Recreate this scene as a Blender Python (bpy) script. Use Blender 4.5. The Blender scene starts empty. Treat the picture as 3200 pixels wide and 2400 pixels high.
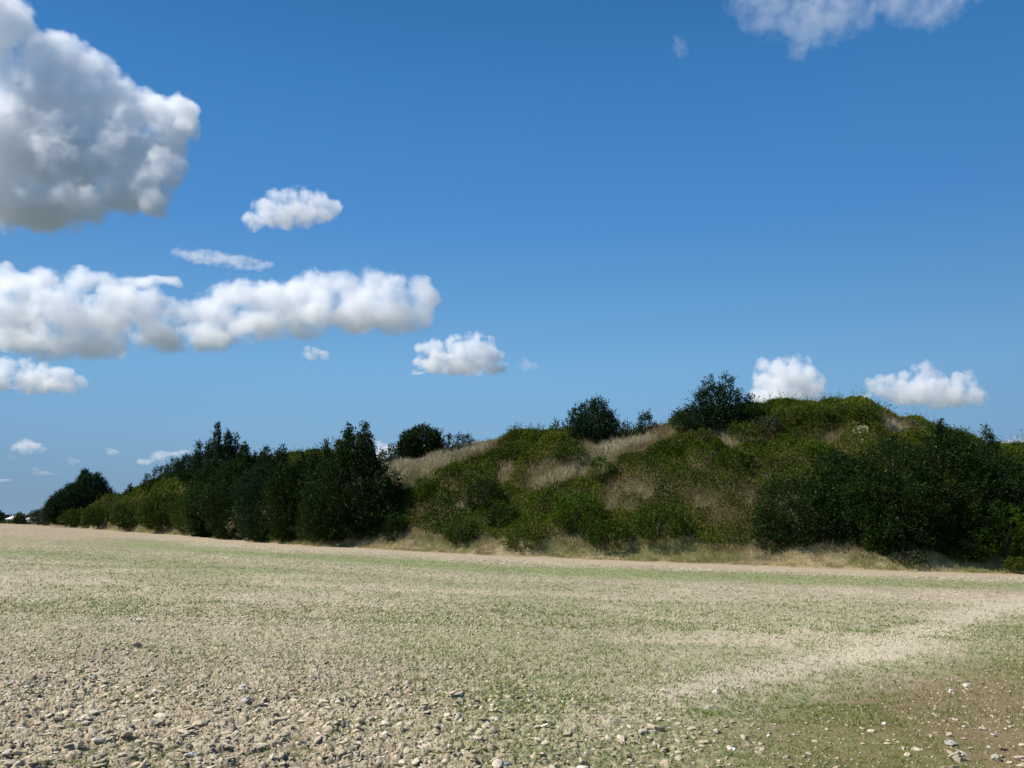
import bpy, math, random, time
import numpy as np
rng = np.random.default_rng(7)
random.seed(7)
PI = math.pi
F, HOR, CAMZ = 2600.0, 1622.0, 1.7
TH = math.atan((HOR-1200.0)/F)
CT, ST = math.cos(TH), math.sin(TH)
scene = bpy.context.scene
COL = scene.collection

def ray(px, py):
    """direction (per metre of y) of a photo pixel, as world x/y and z/y slopes"""
    dx = (np.asarray(px, float)-1600)/F; dv = (1200-np.asarray(py, float))/F
    fy = CT-dv*ST
    return dx/fy, (ST+dv*CT)/fy
def proj(x, y, z):
    zc = y*CT+(z-CAMZ)*ST; yc = -y*ST+(z-CAMZ)*CT
    return 1600+F*x/zc, 1200-F*yc/zc
def at(px, py, Y):
    a, b = ray(px, py)
    return np.array([a*Y, Y, CAMZ+b*Y])

# ---------------------------------------------------------------- camera, world, sun
cam = bpy.data.cameras.new('camera'); camo = bpy.data.objects.new('camera', cam); COL.objects.link(camo)
camo.location = (0, 0, CAMZ); camo.rotation_euler = (PI/2+TH, 0, 0)
cam.sensor_width = 36; cam.lens = 36*F/3200; cam.clip_end = 60000; cam.clip_start = 0.1
scene.camera = camo
SKY_LIFT, SKY_STR = 0.25, 0.15
SKY_TINT = [(0.023, (0.662, 0.624, 0.529)), (0.103, (0.769, 0.876, 0.771)), (0.17, (0.758, 0.983, 0.912)), (0.254, (0.571, 0.892, 0.928)), (0.34, (0.398, 0.777, 0.95)), (0.418, (0.325, 0.73, 0.905)), (0.489, (0.259, 0.658, 0.846)), (0.546, (0.211, 0.567, 0.756)), (1.0, (0.13, 0.36, 0.52))]
SUN_AZ, SUN_EL = math.radians(-101), math.radians(48)     # azimuth from +Y towards +X
w = bpy.data.worlds.new("World"); scene.world = w; w.use_nodes = True
nt = w.node_tree; bg = nt.nodes['Background']
sky = nt.nodes.new('ShaderNodeTexSky'); sky.sky_type = 'NISHITA'; sky.sun_disc = False
sky.sun_elevation = SUN_EL; sky.sun_rotation = SUN_AZ
sky.altitude = 0; sky.air_density = 1.0; sky.dust_density = 0.3; sky.ozone_density = 3.0
def N(k): return nt.nodes.new(k)
L = nt.links.new
tc = N('ShaderNodeTexCoord'); mp = N('ShaderNodeMapping'); nz = N('ShaderNodeVectorMath'); nz.operation = 'NORMALIZE'
mp.inputs['Location'].default_value = (0, 0, SKY_LIFT); mp.inputs['Scale'].default_value = (.25, 1, 1)   # keeps the sky model off its yellow rim
vm = N('ShaderNodeVectorMath'); vm.operation = 'MAXIMUM'; vm.inputs[1].default_value = (-9, -9, 0.0)
L(tc.outputs['Generated'], vm.inputs[0]); L(vm.outputs[0], mp.inputs['Vector']); L(mp.outputs[0], nz.inputs[0]); L(nz.outputs[0], sky.inputs['Vector'])
sp = N('ShaderNodeSeparateXYZ'); L(tc.outputs['Generated'], sp.inputs[0])
rp = N('ShaderNodeValToRGB'); rp.color_ramp.interpolation = 'B_SPLINE' if False else 'LINEAR'
el = rp.color_ramp.elements
for i, (p, c) in enumerate(SKY_TINT):
    e = el[i] if i < 2 else el.new(p)
    e.position = p; e.color = (*c, 1)
mx = N('ShaderNodeMix'); mx.data_type = 'RGBA'; mx.blend_type = 'MULTIPLY'; mx.inputs[0].default_value = 1.0
L(sp.outputs[2], rp.inputs[0]); L(sky.outputs[0], mx.inputs[6]); L(rp.outputs[0], mx.inputs[7])
L(mx.outputs[2], bg.inputs[0]); bg.inputs[1].default_value = SKY_STR
sl = bpy.data.lights.new('sun', 'SUN'); sl.energy = 5.0; sl.angle = math.radians(0.5); sl.color = (1.0, 0.95, 0.87)
so = bpy.data.objects.new('sun', sl); COL.objects.link(so)
from mathutils import Vector
sd = Vector((math.sin(SUN_AZ)*math.cos(SUN_EL), math.cos(SUN_AZ)*math.cos(SUN_EL), math.sin(SUN_EL)))
so.rotation_euler = sd.to_track_quat('Z', 'Y').to_euler(); so.location = (0, 0, 60)
vs = scene.view_settings; vs.view_transform = 'Standard'; vs.look = 'None'; vs.gamma = 1.0; vs.exposure = 0.447
scene.view_settings.use_curve_mapping = False
scene.cycles.use_denoising = True
try: scene.cycles.denoiser = 'OPENIMAGEDENOISE'
except Exception: pass
scene.cycles.max_bounces = 12; scene.cycles.diffuse_bounces = 3; scene.cycles.volume_bounces = 12
scene.cycles.transparent_max_bounces = 8
scene.render.film_transparent = False

def tag(o, label=None, cat=None, group=None, kind=None):
    if label: o['label'] = label
    if cat: o['category'] = cat
    if group: o['group'] = group
    if kind: o['kind'] = kind
    return o
def new_mat(name):
    m = bpy.data.materials.new(name); m.use_nodes = True
    return m, m.node_tree, m.node_tree.nodes['Principled BSDF']
# ---------------------------------------------------------------- clouds: closed bodies of vapour, dense inside and eroded by noise towards the edge
def cloud_material(name, puffs, dens, px, amp=2.7, sharp=1.15, step=.5, nscale=80):
    """puffs: centre and radii in the cloud's own metres; px = metres per photo pixel at the cloud"""
    m = bpy.data.materials.new(name); m.use_nodes = True
    t = m.node_tree; t.nodes.clear(); N = t.nodes.new; L = t.links.new
    out = N('ShaderNodeOutputMaterial'); pv = N('ShaderNodeVolumePrincipled')
    pv.inputs['Color'].default_value = (0.978, 0.98, 0.984, 1); pv.inputs['Anisotropy'].default_value = .15
    tc = N('ShaderNodeTexCoord')
    # a slow warp makes the lobes irregular
    n0 = N('ShaderNodeTexNoise'); n0.inputs['Scale'].default_value = 1/(60*px); n0.inputs['Detail'].default_value = 1
    L(tc.outputs['Object'], n0.inputs['Vector'])
    sb = N('ShaderNodeVectorMath'); sb.operation = 'MULTIPLY_ADD'; sb.inputs[1].default_value = (46*px,)*3; sb.inputs[2].default_value = (-23*px,)*3
    L(n0.outputs['Color'], sb.inputs[0]); ad = N('ShaderNodeVectorMath'); ad.operation = 'ADD'; L(sb.outputs[0], ad.inputs[0]); L(tc.outputs['Object'], ad.inputs[1])
    prev = None
    for (c, r) in puffs:
        a = N('ShaderNodeVectorMath'); a.operation = 'MULTIPLY_ADD'; a.inputs[1].default_value = tuple(1/r); a.inputs[2].default_value = tuple(-c/r); L(ad.outputs[0], a.inputs[0])
        d = N('ShaderNodeVectorMath'); d.operation = 'DOT_PRODUCT'; L(a.outputs[0], d.inputs[0]); L(a.outputs[0], d.inputs[1])
        if prev is None: prev = d.outputs['Value']
        else:
            q = N('ShaderNodeMath'); q.operation = 'SMOOTH_MIN'; q.inputs[2].default_value = .8; L(prev, q.inputs[0]); L(d.outputs['Value'], q.inputs[1]); prev = q.outputs[0]
    n1 = N('ShaderNodeTexNoise'); n1.inputs['Scale'].default_value = 1/(nscale*px); n1.inputs['Detail'].default_value = 7; n1.inputs['Roughness'].default_value = .66
    L(tc.outputs['Object'], n1.inputs['Vector'])
    k = N('ShaderNodeMath'); k.operation = 'MULTIPLY_ADD'; k.inputs[1].default_value = amp*2.0; k.inputs[2].default_value = .93-amp; L(n1.outputs[0], k.inputs[0])
    g = N('ShaderNodeMath'); g.operation = 'SUBTRACT'; L(k.outputs[0], g.inputs[0]); L(prev, g.inputs[1])
    s = N('ShaderNodeMath'); s.operation = 'MULTIPLY'; s.use_clamp = True; s.inputs[1].default_value = sharp; L(g.outputs[0], s.inputs[0])
    e = N('ShaderNodeMath'); e.operation = 'MULTIPLY'; e.inputs[1].default_value = dens; L(s.outputs[0], e.inputs[0])
    L(e.outputs[0], pv.inputs['Density']); L(pv.outputs[0], out.inputs['Volume'])
    m.cycles.volume_step_rate = step
    return m
_icos = {}
def ico(sub):
    import bmesh
    if sub not in _icos:
        bm = bmesh.new(); bmesh.ops.create_icosphere(bm, subdivisions=sub, radius=1.0)
        _icos[sub] = (np.array([p.co[:] for p in bm.verts]), np.array([[q.index for q in fc.verts] for fc in bm.faces])); bm.free()
    return _icos[sub]
def mesh_np(name, v, f, mat=None, smooth=False):
    """mesh from vertex and face arrays (all faces the same size)"""
    me = bpy.data.meshes.new(name); n = f.shape[1]
    me.vertices.add(len(v)); me.vertices.foreach_set('co', np.ascontiguousarray(v, np.float32).ravel())
    me.loops.add(f.size); me.loops.foreach_set('vertex_index', np.ascontiguousarray(f, np.int32).ravel())
    me.polygons.add(len(f)); me.polygons.foreach_set('loop_start', np.arange(0, f.size, n, dtype=np.int32))
    if smooth: me.polygons.foreach_set('use_smooth', np.ones(len(f), bool))
    me.update(calc_edges=True)
    if mat: me.materials.append(mat)
    return me
def cloud(puffs, dist, label, dens, fluff=1.0, vox=1.6, amp=2.7, sharp=1.15):
    """puffs: (photo x, photo y, radius in px, [vertical squash]) built at real distance, as one closed body of vapour"""
    s = dist/F; iv, if_ = ico(3); V = []; Fs = []; n = 0; r_ = random.Random(len(label)*7+int(dist))
    cx = sum(p[0] for p in puffs)/len(puffs); cy = sum(p[1] for p in puffs)/len(puffs)
    c = at(cx, cy, dist); PF = []; depth = sorted(p[2] for p in puffs)[len(puffs)//2]
    for p in puffs:
        px, py, r = p[:3]; q = p[3] if len(p) > 3 else 1.0
        o = at(px, py, dist+r_.uniform(-.5, .5)*min(r, depth)*s); rad = np.array([r*s, max(r, depth*.8)*s*1.1, r*s*q])
        PF.append((o-c, rad*.98)); V.append(iv*rad*1.22+8*s*fluff*0+o-c); Fs.append(if_+n); n += len(iv)
    me = mesh_np('cloud', np.concatenate(V), np.concatenate(Fs))
    o = bpy.data.objects.new('cloud', me); COL.objects.link(o)
    rm = o.modifiers.new('r', 'REMESH'); rm.mode = 'VOXEL'; rm.voxel_size = vox*5*s
    dg = bpy.context.evaluated_depsgraph_get()
    m2 = bpy.data.meshes.new_from_object(o.evaluated_get(dg)); m2.name = 'cloud'
    o.modifiers.clear(); o.data = m2
    m2.materials.clear(); m2.materials.append(cloud_material('cloud_vapour', PF, 1.2*dens/s/100.0, s, amp, sharp, nscale=70*fluff))
    o.location = c
    return tag(o, label, 'cloud', 'fair weather clouds')
# ---------------------------------------------------------------- noise
def _h(ix, iy, seed):
    n = (ix.astype(np.int64)*374761393 + iy.astype(np.int64)*668265263 + seed*974711) & 0xFFFFFFFF
    n = ((n ^ (n >> 13))*1274126177) & 0xFFFFFFFF
    n = ((n ^ (n >> 16))*2246822519) & 0xFFFFFFFF
    return ((n ^ (n >> 15)) & 0xFFFFFF)/float(0x1000000)
def vnoise(x, y, seed=0):
    x = np.asarray(x, float); y = np.asarray(y, float)
    ix, iy = np.floor(x), np.floor(y); fx, fy = x-ix, y-iy
    fx = fx*fx*(3-2*fx); fy = fy*fy*(3-2*fy)
    a, b = _h(ix, iy, seed), _h(ix+1, iy, seed); c, d = _h(ix, iy+1, seed), _h(ix+1, iy+1, seed)
    return (a*(1-fx)+b*fx)*(1-fy)+(c*(1-fx)+d*fx)*fy
def fbm(x, y, octs=4, seed=0):
    s = 0; a = .5; t = 0
    for i in range(octs):
        s = s+a*vnoise(x*2**i+17*i, y*2**i-9*i, seed+i); t += a; a *= .5
    return s/t
def voro(x, y, seed=0):
    """nearest and second nearest distance in cell units, random number of the nearest cell"""
    ix, iy = np.floor(x), np.floor(y)
    d1 = np.full(np.shape(x), 9.0); d2 = d1.copy(); rid = np.zeros(np.shape(x))
    for i in (-1, 0, 1):
        for j in (-1, 0, 1):
            cx, cy = ix+i, iy+j
            d = np.hypot(cx+_h(cx, cy, seed)-x, cy+_h(cx, cy, seed+77)-y)
            m = d < d1
            d2 = np.where(m, d1, np.minimum(d2, d)); rid = np.where(m, _h(cx, cy, seed+5), rid); d1 = np.where(m, d, d1)
    return d1, d2, rid
def sst(a, b, x):
    t = np.clip((np.asarray(x, float)-a)/(b-a), 0, 1); return t*t*(3-2*t)

# ---------------------------------------------------------------- terrain
SX, SY = 0.0275, 0.012
def plane(x, y): return -SX*x-SY*y
EDGE_PX = [(-1200, 1600), (0, 1637), (100, 1640), (400, 1662), (870, 1700), (1500, 1735), (2200, 1762), (2800, 1785), (3200, 1795), (4500, 1825)]
def _foot():
    us, ds = [], []
    for px, py in EDGE_PX:
        u, k = ray(px, py)
        if px < 0: u, k = ray(px, 1640); us.append(float(u)); ds.append(200.0); continue
        us.append(float(u)); ds.append(min(200., CAMZ/(-k-SX*u-SY)))
    return us, ds
UT = np.linspace(-1.3, 1.6, 2901)
def _sm(v, n):
    k = np.hanning(n); k /= k.sum(); return np.convolve(np.pad(v, n//2, mode='edge'), k, 'same')[n//2:-(n//2)]
_u, _d = _foot(); FOOT = _sm(np.interp(UT, _u, _d), 61)
RIDGE_D = [(-1.2, 215), (-.62, 172), (-.577, 166), (-.46, 124), (-.36, 104), (-.28, 88), (-.16, 80), (-.04, 75), (.1, 69), (.23, 64), (.38, 62), (.5, 60), (.62, 58), (1.2, 66)]
RIDGE = _sm(np.interp(UT, [a for a, b in RIDGE_D], [b for a, b in RIDGE_D]), 121)
SKYL = [(-600, 1655), (60, 1650), (110, 1634), (160, 1612), (250, 1588), (350, 1572), (420, 1540), (500, 1512), (620, 1488), (750, 1462), (900, 1450), (1100, 1444), (1200, 1438), (1300, 1430), (1400, 1412), (1500, 1392), (1560, 1380), (1700, 1376), (1800, 1374), (1900, 1372), (1980, 1356), (2050, 1342), (2150, 1328), (2300, 1308), (2400, 1294), (2550, 1288), (2700, 1296), (2780, 1312), (2850, 1350), (2950, 1394), (3100, 1424), (3300, 1446), (3800, 1490), (4500, 1600)]
_us = [float(ray(px, py)[0]) for px, py in SKYL]; _zs = [float(ray(px, py)[1]) for px, py in SKYL]
SLOPE = _sm(np.interp(UT, _us, _zs), 41)
def height(x, y, rough=True):
    x = np.asarray(x, float); y = np.asarray(y, float); yy = np.maximum(y, 1.0); u = np.clip(x/yy, -1.25, 1.55)
    d0 = np.interp(u, UT, FOOT); d1 = np.interp(u, UT, RIDGE); z1 = CAMZ+np.interp(u, UT, SLOPE)*d1
    far = sst(172, 300, y)
    p = plane(x, np.minimum(y, 200)); p = np.where(p > 2.4, 2.4+(p-2.4)*.2, p); base = p*(1-far)+(-4.0)*far
    rise = np.maximum(z1-plane(u*d1, d1), 0)*(y > 3)
    t = (y-d0)/(d1-d0)
    # front: steep face and a rounder shoulder; back: long fall
    sh = .85*np.exp(-((u+.09)/.07)**2)+.5*np.exp(-((u-.12)/.05)**2)
    tg = np.maximum(t-.085*(1-np.exp(-np.maximum(t, 0)/.085)), 0)/(1-.085)
    steep = np.clip(tg, 0, 1)**(1.08)
    f1 = np.sin(np.clip(steep, 0, 1)*PI/2)
    f2 = .80*sst(.0, .62, t)+.20*np.clip((t-.5)/.5, 0, 1)
    f = np.where(t < 1, f1*(1-sh*.8)+f2*sh*.8, .5+.5*np.cos(np.clip((t-1)/1.6, 0, 1)*PI))
    z = base+rise*np.where(t > 0, f, 0)
    if rough:
        on = sst(0, .15, t)*(1-sst(2.2, 2.6, t))*sst(.5, 3, rise)
        z = z+on*((fbm(x/6, y/6, 3, 3)-.5)*1.3+(fbm(x/1.6, y/1.6, 3, 9)-.5)*.35)
        z = z+(fbm(x/25, y/25, 2, 41)-.5)*.25*sst(25, 60, y)*(1-on)*(1-far)*0
    return z
def on_ground(px, py, dmin, dmax):
    """distance at which the ray of a photo pixel meets the terrain"""
    u, k = ray(px, py); Y = np.linspace(dmin, dmax, 400)
    g = height(u*Y, Y, False)-(CAMZ+k*Y); i = np.argmax(g > 0)
    return float(Y[i]) if (g > 0).any() else None
def edge_row(px): return np.interp(px, [a for a, b in EDGE_PX], [b for a, b in EDGE_PX])

# ---------------------------------------------------------------- where the field is green, stony, brown (ground cover of the place itself)
def field_masks(x, y):
    px, py = proj(x, y, plane(x, y)); d = py-edge_row(px)
    n1 = fbm(x/1.3, y/2.6, 4, 11); n2 = fbm(x/5, y/4, 3, 12); n3 = fbm(x*1.6, y*1.6, 3, 13); wob = (fbm(x/14, y/9, 3, 14)-.5)
    line = 2350-(px-1800)*.285+wob*90                       # edge of the grassy brown corner on the right
    corner = sst(-20, 150, py-line)*sst(1650, 2650, px+wob*500)
    track = np.exp(-((py-line+58)/(30+(3200-px)*.018))**2)*sst(1400, 2400, px)
    green = .95*np.exp(-((d-(36+wob*26))/17)**2)*sst(100, 500, px)+.6*np.exp(-((d-52)/16)**2)*(1-sst(200, 600, px))
    band = np.exp(-((d-(40+wob*30))/17)**2)*sst(150, 700, px)*(1-.35*sst(2300, 2900, px))+.5*np.exp(-((d-88-wob*50)/14)**2)*(1-sst(1500, 2100, px))
    green = green+.55*np.exp(-((d-75-wob*40)/16)**2)*(1-sst(1700, 2400, px))
    green = green+sst(60, 110, d)*(.42+.45*sst(.48, .66, n2))
    green = green+.35*sst(.55, .7, n1)*sst(150, 260, d)
    green = green*(1-.35*sst(1820, 1960, py)*(1-sst(900, 1500, px)))*(1-.65*sst(1990, 2190, py+wob*120)*(1-sst(1150, 1700, px)))*(1-.8*track)
    green = green+corner*.8*sst(.43, .58, n1*.6+n2*.4)+.35*sst(-40, 60, py-line)*(1-corner)*sst(1500, 1900, px)*sst(.4, .6, n1)
    green = green+.35*sst(2230, 2330, py)*sst(.52, .62, n3*.5+n1*.5)
    green = green*sst(10, 22, d)
    head = 1-sst(6, 18, d)                                 # bare pale headland strip
    red = sst(-700, -200, -px)*(1-sst(45, 75, d))*.8+.5*np.exp(-((d-50)/14)**2)*sst(2000, 2500, px)
    coarse = (.45*sst(1790, 1980, py)+.55*sst(1980, 2200, py))*(1-sst(1500, 2500, px+np.maximum(0, (2400-py))*.5))*.9+.1
    coarse = np.maximum(coarse, .8*sst(2200, 2350, py)*(1-corner*.75))
    return dict(band=band, px=px, py=py, d=d, green=np.clip(green, 0, 1), head=head, red=np.clip(red, 0, 1), coarse=coarse, corner=corner, track=track, n1=n1, n2=n2, n3=n3)
def clods(x, y, M=None):
    """relief of broken soil: clods of several sizes; returns height and a 0..1 top mask"""
    co = M['coarse'] if M is not None else .5
    wx = x+.03*(vnoise(x*9, y*9, 31)-.5)*2; wy = y+.03*(vnoise(x*9, y*9, 32)-.5)*2
    r = .35; xr = wx*math.cos(r)+wy*math.sin(r); yr = (-wx*math.sin(r)+wy*math.cos(r))*1.25
    h = 0; top = 1
    wx = xr+.05*(fbm(x*13, y*13, 2, 35)-.5); wy = yr+.05*(fbm(x*13, y*13, 2, 36)-.5)
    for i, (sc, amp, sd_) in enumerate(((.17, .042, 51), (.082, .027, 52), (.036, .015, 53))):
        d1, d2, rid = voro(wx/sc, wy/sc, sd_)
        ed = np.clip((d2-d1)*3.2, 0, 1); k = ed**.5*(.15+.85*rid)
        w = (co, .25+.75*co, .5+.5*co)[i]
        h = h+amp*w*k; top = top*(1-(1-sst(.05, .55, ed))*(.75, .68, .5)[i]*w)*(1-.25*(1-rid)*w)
    h = h+(fbm(x*22, y*22, 3, 57)-.5)*.012
    return h, top

def face_colors(me, col):
    a = me.attributes.new('col', 'FLOAT_COLOR', 'FACE'); c = np.ones((len(me.polygons), 4), np.float32); c[:, :3] = col
    a.data.foreach_set('color', c.ravel())
def vert_colors(me, col):
    a = me.attributes.new('col', 'FLOAT_COLOR', 'POINT'); c = np.ones((len(me.vertices), 4), np.float32); c[:, :3] = col
    a.data.foreach_set('color', c.ravel())
def mixc(a, b, t): t = np.asarray(t)[..., None]; return np.asarray(a)*(1-t)+np.asarray(b)*t

def soil_material(name, bump=.6, scale=60):
    m, t, p = new_mat(name); N = t.nodes.new; L = t.links.new
    at_ = N('ShaderNodeAttribute'); at_.attribute_name = 'col'; tc = N('ShaderNodeTexCoord')
    n = N('ShaderNodeTexNoise'); n.inputs['Scale'].default_value = scale; n.inputs['Detail'].default_value = 6; n.inputs['Roughness'].default_value = .7
    L(tc.outputs['Object'], n.inputs['Vector'])
    mr = N('ShaderNodeMapRange'); mr.inputs['From Min'].default_value = .3; mr.inputs['From Max'].default_value = .7; mr.inputs['To Min'].default_value = .72; mr.inputs['To Max'].default_value = 1.25
    L(n.outputs[0], mr.inputs['Value'])
    mx = N('ShaderNodeMix'); mx.data_type = 'RGBA'; mx.blend_type = 'MULTIPLY'; mx.inputs[0].default_value = 1
    L(at_.outputs['Color'], mx.inputs[6]); L(mr.outputs[0], mx.inputs[7]); L(mx.outputs[2], p.inputs['Base Color'])
    bp = N('ShaderNodeBump'); bp.inputs['Strength'].default_value = bump; bp.inputs['Distance'].default_value = .01
    L(n.outputs[0], bp.inputs['Height']); L(bp.outputs[0], p.inputs['Normal'])
    p.inputs['Roughness'].default_value = .95; p.inputs['Specular IOR Level'].default_value = .15
    return m
SOIL = soil_material('chalky_soil')

# the field (and the plain beyond it) is one sheet, fine near the camera and coarse at the horizon
inv = np.linspace(1/2.6, 1/60, 1050); ys = 1/inv
ys = np.concatenate([[-30, -8, 0, 1.0], ys, np.geomspace(61, 200, 70), np.geomspace(210, 12000, 40)])
uc = np.concatenate([-1.25-np.geomspace(3.0, .05, 8)+.0, np.linspace(-1.25, -.74, 60), np.linspace(-.735, .735, 1650), np.linspace(.74, 1.5, 80), 1.5+np.geomspace(.05, 3, 8)])
U, Y = np.meshgrid(uc, ys); X = U*np.maximum(np.abs(Y), 12.0 if False else 1.6)
X = np.where(Y < 1.5, U*1.6*6, X)
def ground_z(x, y, relief=True):
    z = height(x, np.maximum(y, 1.6), False)
    yy = np.maximum(y, 1.6); u = np.clip(x/yy, -1.25, 1.55); d0 = np.interp(u, UT, FOOT)
    below = sst(d0+1.0, d0+4.0, y)                        # under the mound the field sheet stays low
    b = plane(x, np.minimum(y, 200)); far = sst(172, 300, y); b = np.where(b > 2.4, 2.4+(b-2.4)*.2, b); b = b*(1-far)-4*far
    return b-.25*below*(1-far)
Z = ground_z(X, Y)
nearm = (Y > 1.5) & (Y < 70)
Mk = field_masks(X, np.maximum(Y, 1.6))
ch, top = clods(X, Y, Mk)
fe = 1-sst(-2.5, -.4, Y-np.interp(np.clip(U, -1.25, 1.55), UT, FOOT))
Z = Z+np.where(nearm, ch*(1-.5*Mk['corner'])*fe, .0)
Z = Z+np.where(nearm, (fbm(X/1.7, Y/1.7, 3, 61)-.5)*.10*sst(3, 6, Y)*fe, 0)
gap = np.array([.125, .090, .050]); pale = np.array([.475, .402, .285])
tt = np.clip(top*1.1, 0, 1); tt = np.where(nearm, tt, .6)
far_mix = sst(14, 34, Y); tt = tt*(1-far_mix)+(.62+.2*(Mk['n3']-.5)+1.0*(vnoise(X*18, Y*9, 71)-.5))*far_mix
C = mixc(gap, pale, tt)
C = C*(.82+.36*Mk['n1'])[..., None]
C = mixc(C, np.array([.36, .29, .195]), Mk['head']*.8); C = mixc(C, np.array([.27, .20, .13]), Mk['red']*.6)
C = mixc(C, np.array([.47, .42, .305]), np.clip(Mk['track'], 0, 1)*.42)
C = mixc(C, np.array([.150, .100, .040]), Mk['corner']*(.72+.25*Mk['n2']))
gsp = np.clip(Mk['green']*1.15-.45*vnoise(X*7, Y*7, 75)-.25*(1-far_mix), 0, 1)
C = mixc(C, np.array([.155, .182, .065]), gsp*.66)
C = mixc(C, np.array([.165, .210, .070]), np.clip(Mk['band'], 0, 1)*(.50+.5*(Mk['n1']-.5)))
farplain = sst(180, 260, Y); C = mixc(C, np.array([.10, .10, .05]), farplain)
nr, nc = X.shape; idx = np.arange(nr*nc).reshape(nr, nc)
fc = np.stack([idx[:-1, :-1], idx[:-1, 1:], idx[1:, 1:], idx[1:, :-1]], -1).reshape(-1, 4)
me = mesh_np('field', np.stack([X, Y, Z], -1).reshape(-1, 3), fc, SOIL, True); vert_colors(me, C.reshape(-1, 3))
field = bpy.data.objects.new('field', me); COL.objects.link(field); tag(field, kind='structure')
del X, Y, Z, C, Mk, ch, top

# the mound
inside = np.linspace(-.66, .98, 900); tv = np.concatenate([np.linspace(-.06, 1.15, 150), np.linspace(1.2, 2.7, 40)])
U, T = np.meshgrid(inside, tv); D0 = np.interp(U, UT, FOOT); D1 = np.interp(U, UT, RIDGE)
Y = D0+T*(D1-D0); X = U*Y; Z = height(X, Y)
Z = Z+np.where(T < 0, T*2.5, 0)+.02*(T >= 0)
Z = np.where(T > 2.5, Z-.5, Z)
MOUND_BROWN = np.array([.085, .072, .034])
C = mixc(MOUND_BROWN*.55, MOUND_BROWN*1.25, fbm(X*1.2, Y*1.2, 4, 81))
C = mixc(C, np.array([.32, .26, .155]), (1-sst(.03, .16, T))*.9)
nr, nc = X.shape; idx = np.arange(nr*nc).reshape(nr, nc)
fc = np.stack([idx[:-1, :-1], idx[:-1, 1:], idx[1:, 1:], idx[1:, :-1]], -1).reshape(-1, 4)
me = mesh_np('mound', np.stack([X, Y, Z], -1).reshape(-1, 3), fc, soil_material('mound_earth', .8, 6), True); vert_colors(me, C.reshape(-1, 3))
mound = bpy.data.objects.new('mound', me); COL.objects.link(mound); tag(mound, kind='structure')
# ---------------------------------------------------------------- foliage
def leaf_material(name, trans=.22):
    m, t, p = new_mat(name); N = t.nodes.new; L = t.links.new
    a = N('ShaderNodeAttribute'); a.attribute_name = 'col'; L(a.outputs['Color'], p.inputs['Base Color'])
    p.inputs['Roughness'].default_value = .6; p.inputs['Specular IOR Level'].default_value = .06
    tr = N('ShaderNodeBsdfTranslucent'); L(a.outputs['Color'], tr.inputs['Color'])
    mx = N('ShaderNodeMixShader'); mx.inputs[0].default_value = trans
    L(p.outputs[0], mx.inputs[1]); L(tr.outputs[0], mx.inputs[2]); L(mx.outputs[0], t.nodes['Material Output'].inputs['Surface'])
    return m
LEAF = leaf_material('foliage'); BLADE = leaf_material('dry_grass_blades', .12)
bark, bt, bp_ = new_mat('bark'); bp_.inputs['Base Color'].default_value = (.045, .034, .025, 1); bp_.inputs['Roughness'].default_value = .9
_n = bt.nodes.new('ShaderNodeTexNoise'); _n.inputs['Scale'].default_value = 9; _b = bt.nodes.new('ShaderNodeBump'); _b.inputs['Distance'].default_value = .03
bt.links.new(_n.outputs[0], _b.inputs['Height']); bt.links.new(_b.outputs[0], bp_.inputs['Normal'])

def unit(v): return v/np.maximum(np.linalg.norm(v, axis=-1, keepdims=True), 1e-9)
def leaves_at(P, size, axis=None, R=rng, aspect=.55):
    """small diamond leaves at points P; axis = rough growth direction"""
    n = len(P); a = unit(R.normal(size=(n, 3)))
    if axis is not None: a = unit(a*.8+axis)
    b = unit(np.cross(a, R.normal(size=(n, 3))))
    s = (size*R.uniform(.6, 1.35, n))[:, None] if np.isscalar(size) else (size*R.uniform(.6, 1.35, n))[:, None]
    w = s*aspect
    V = np.stack([P-a*s*.5, P+b*w*.5-a*s*.05, P+a*s*.5, P-b*w*.5-a*s*.05], 1).reshape(-1, 3)
    return V, np.arange(n*4).reshape(n, 4)
def prof(kind, h):
    if kind == 'cone': return (1-h)**.85*(.35+.65*np.minimum(1, h*5+.3))
    if kind == 'egg': return np.sqrt(np.clip(1-((h-.38)/np.where(h < .38, .46, .62))**2, 0, 1))
    return np.sqrt(np.clip(1-(2*h-1)**2, 0, 1))**.8*(.95)
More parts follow.
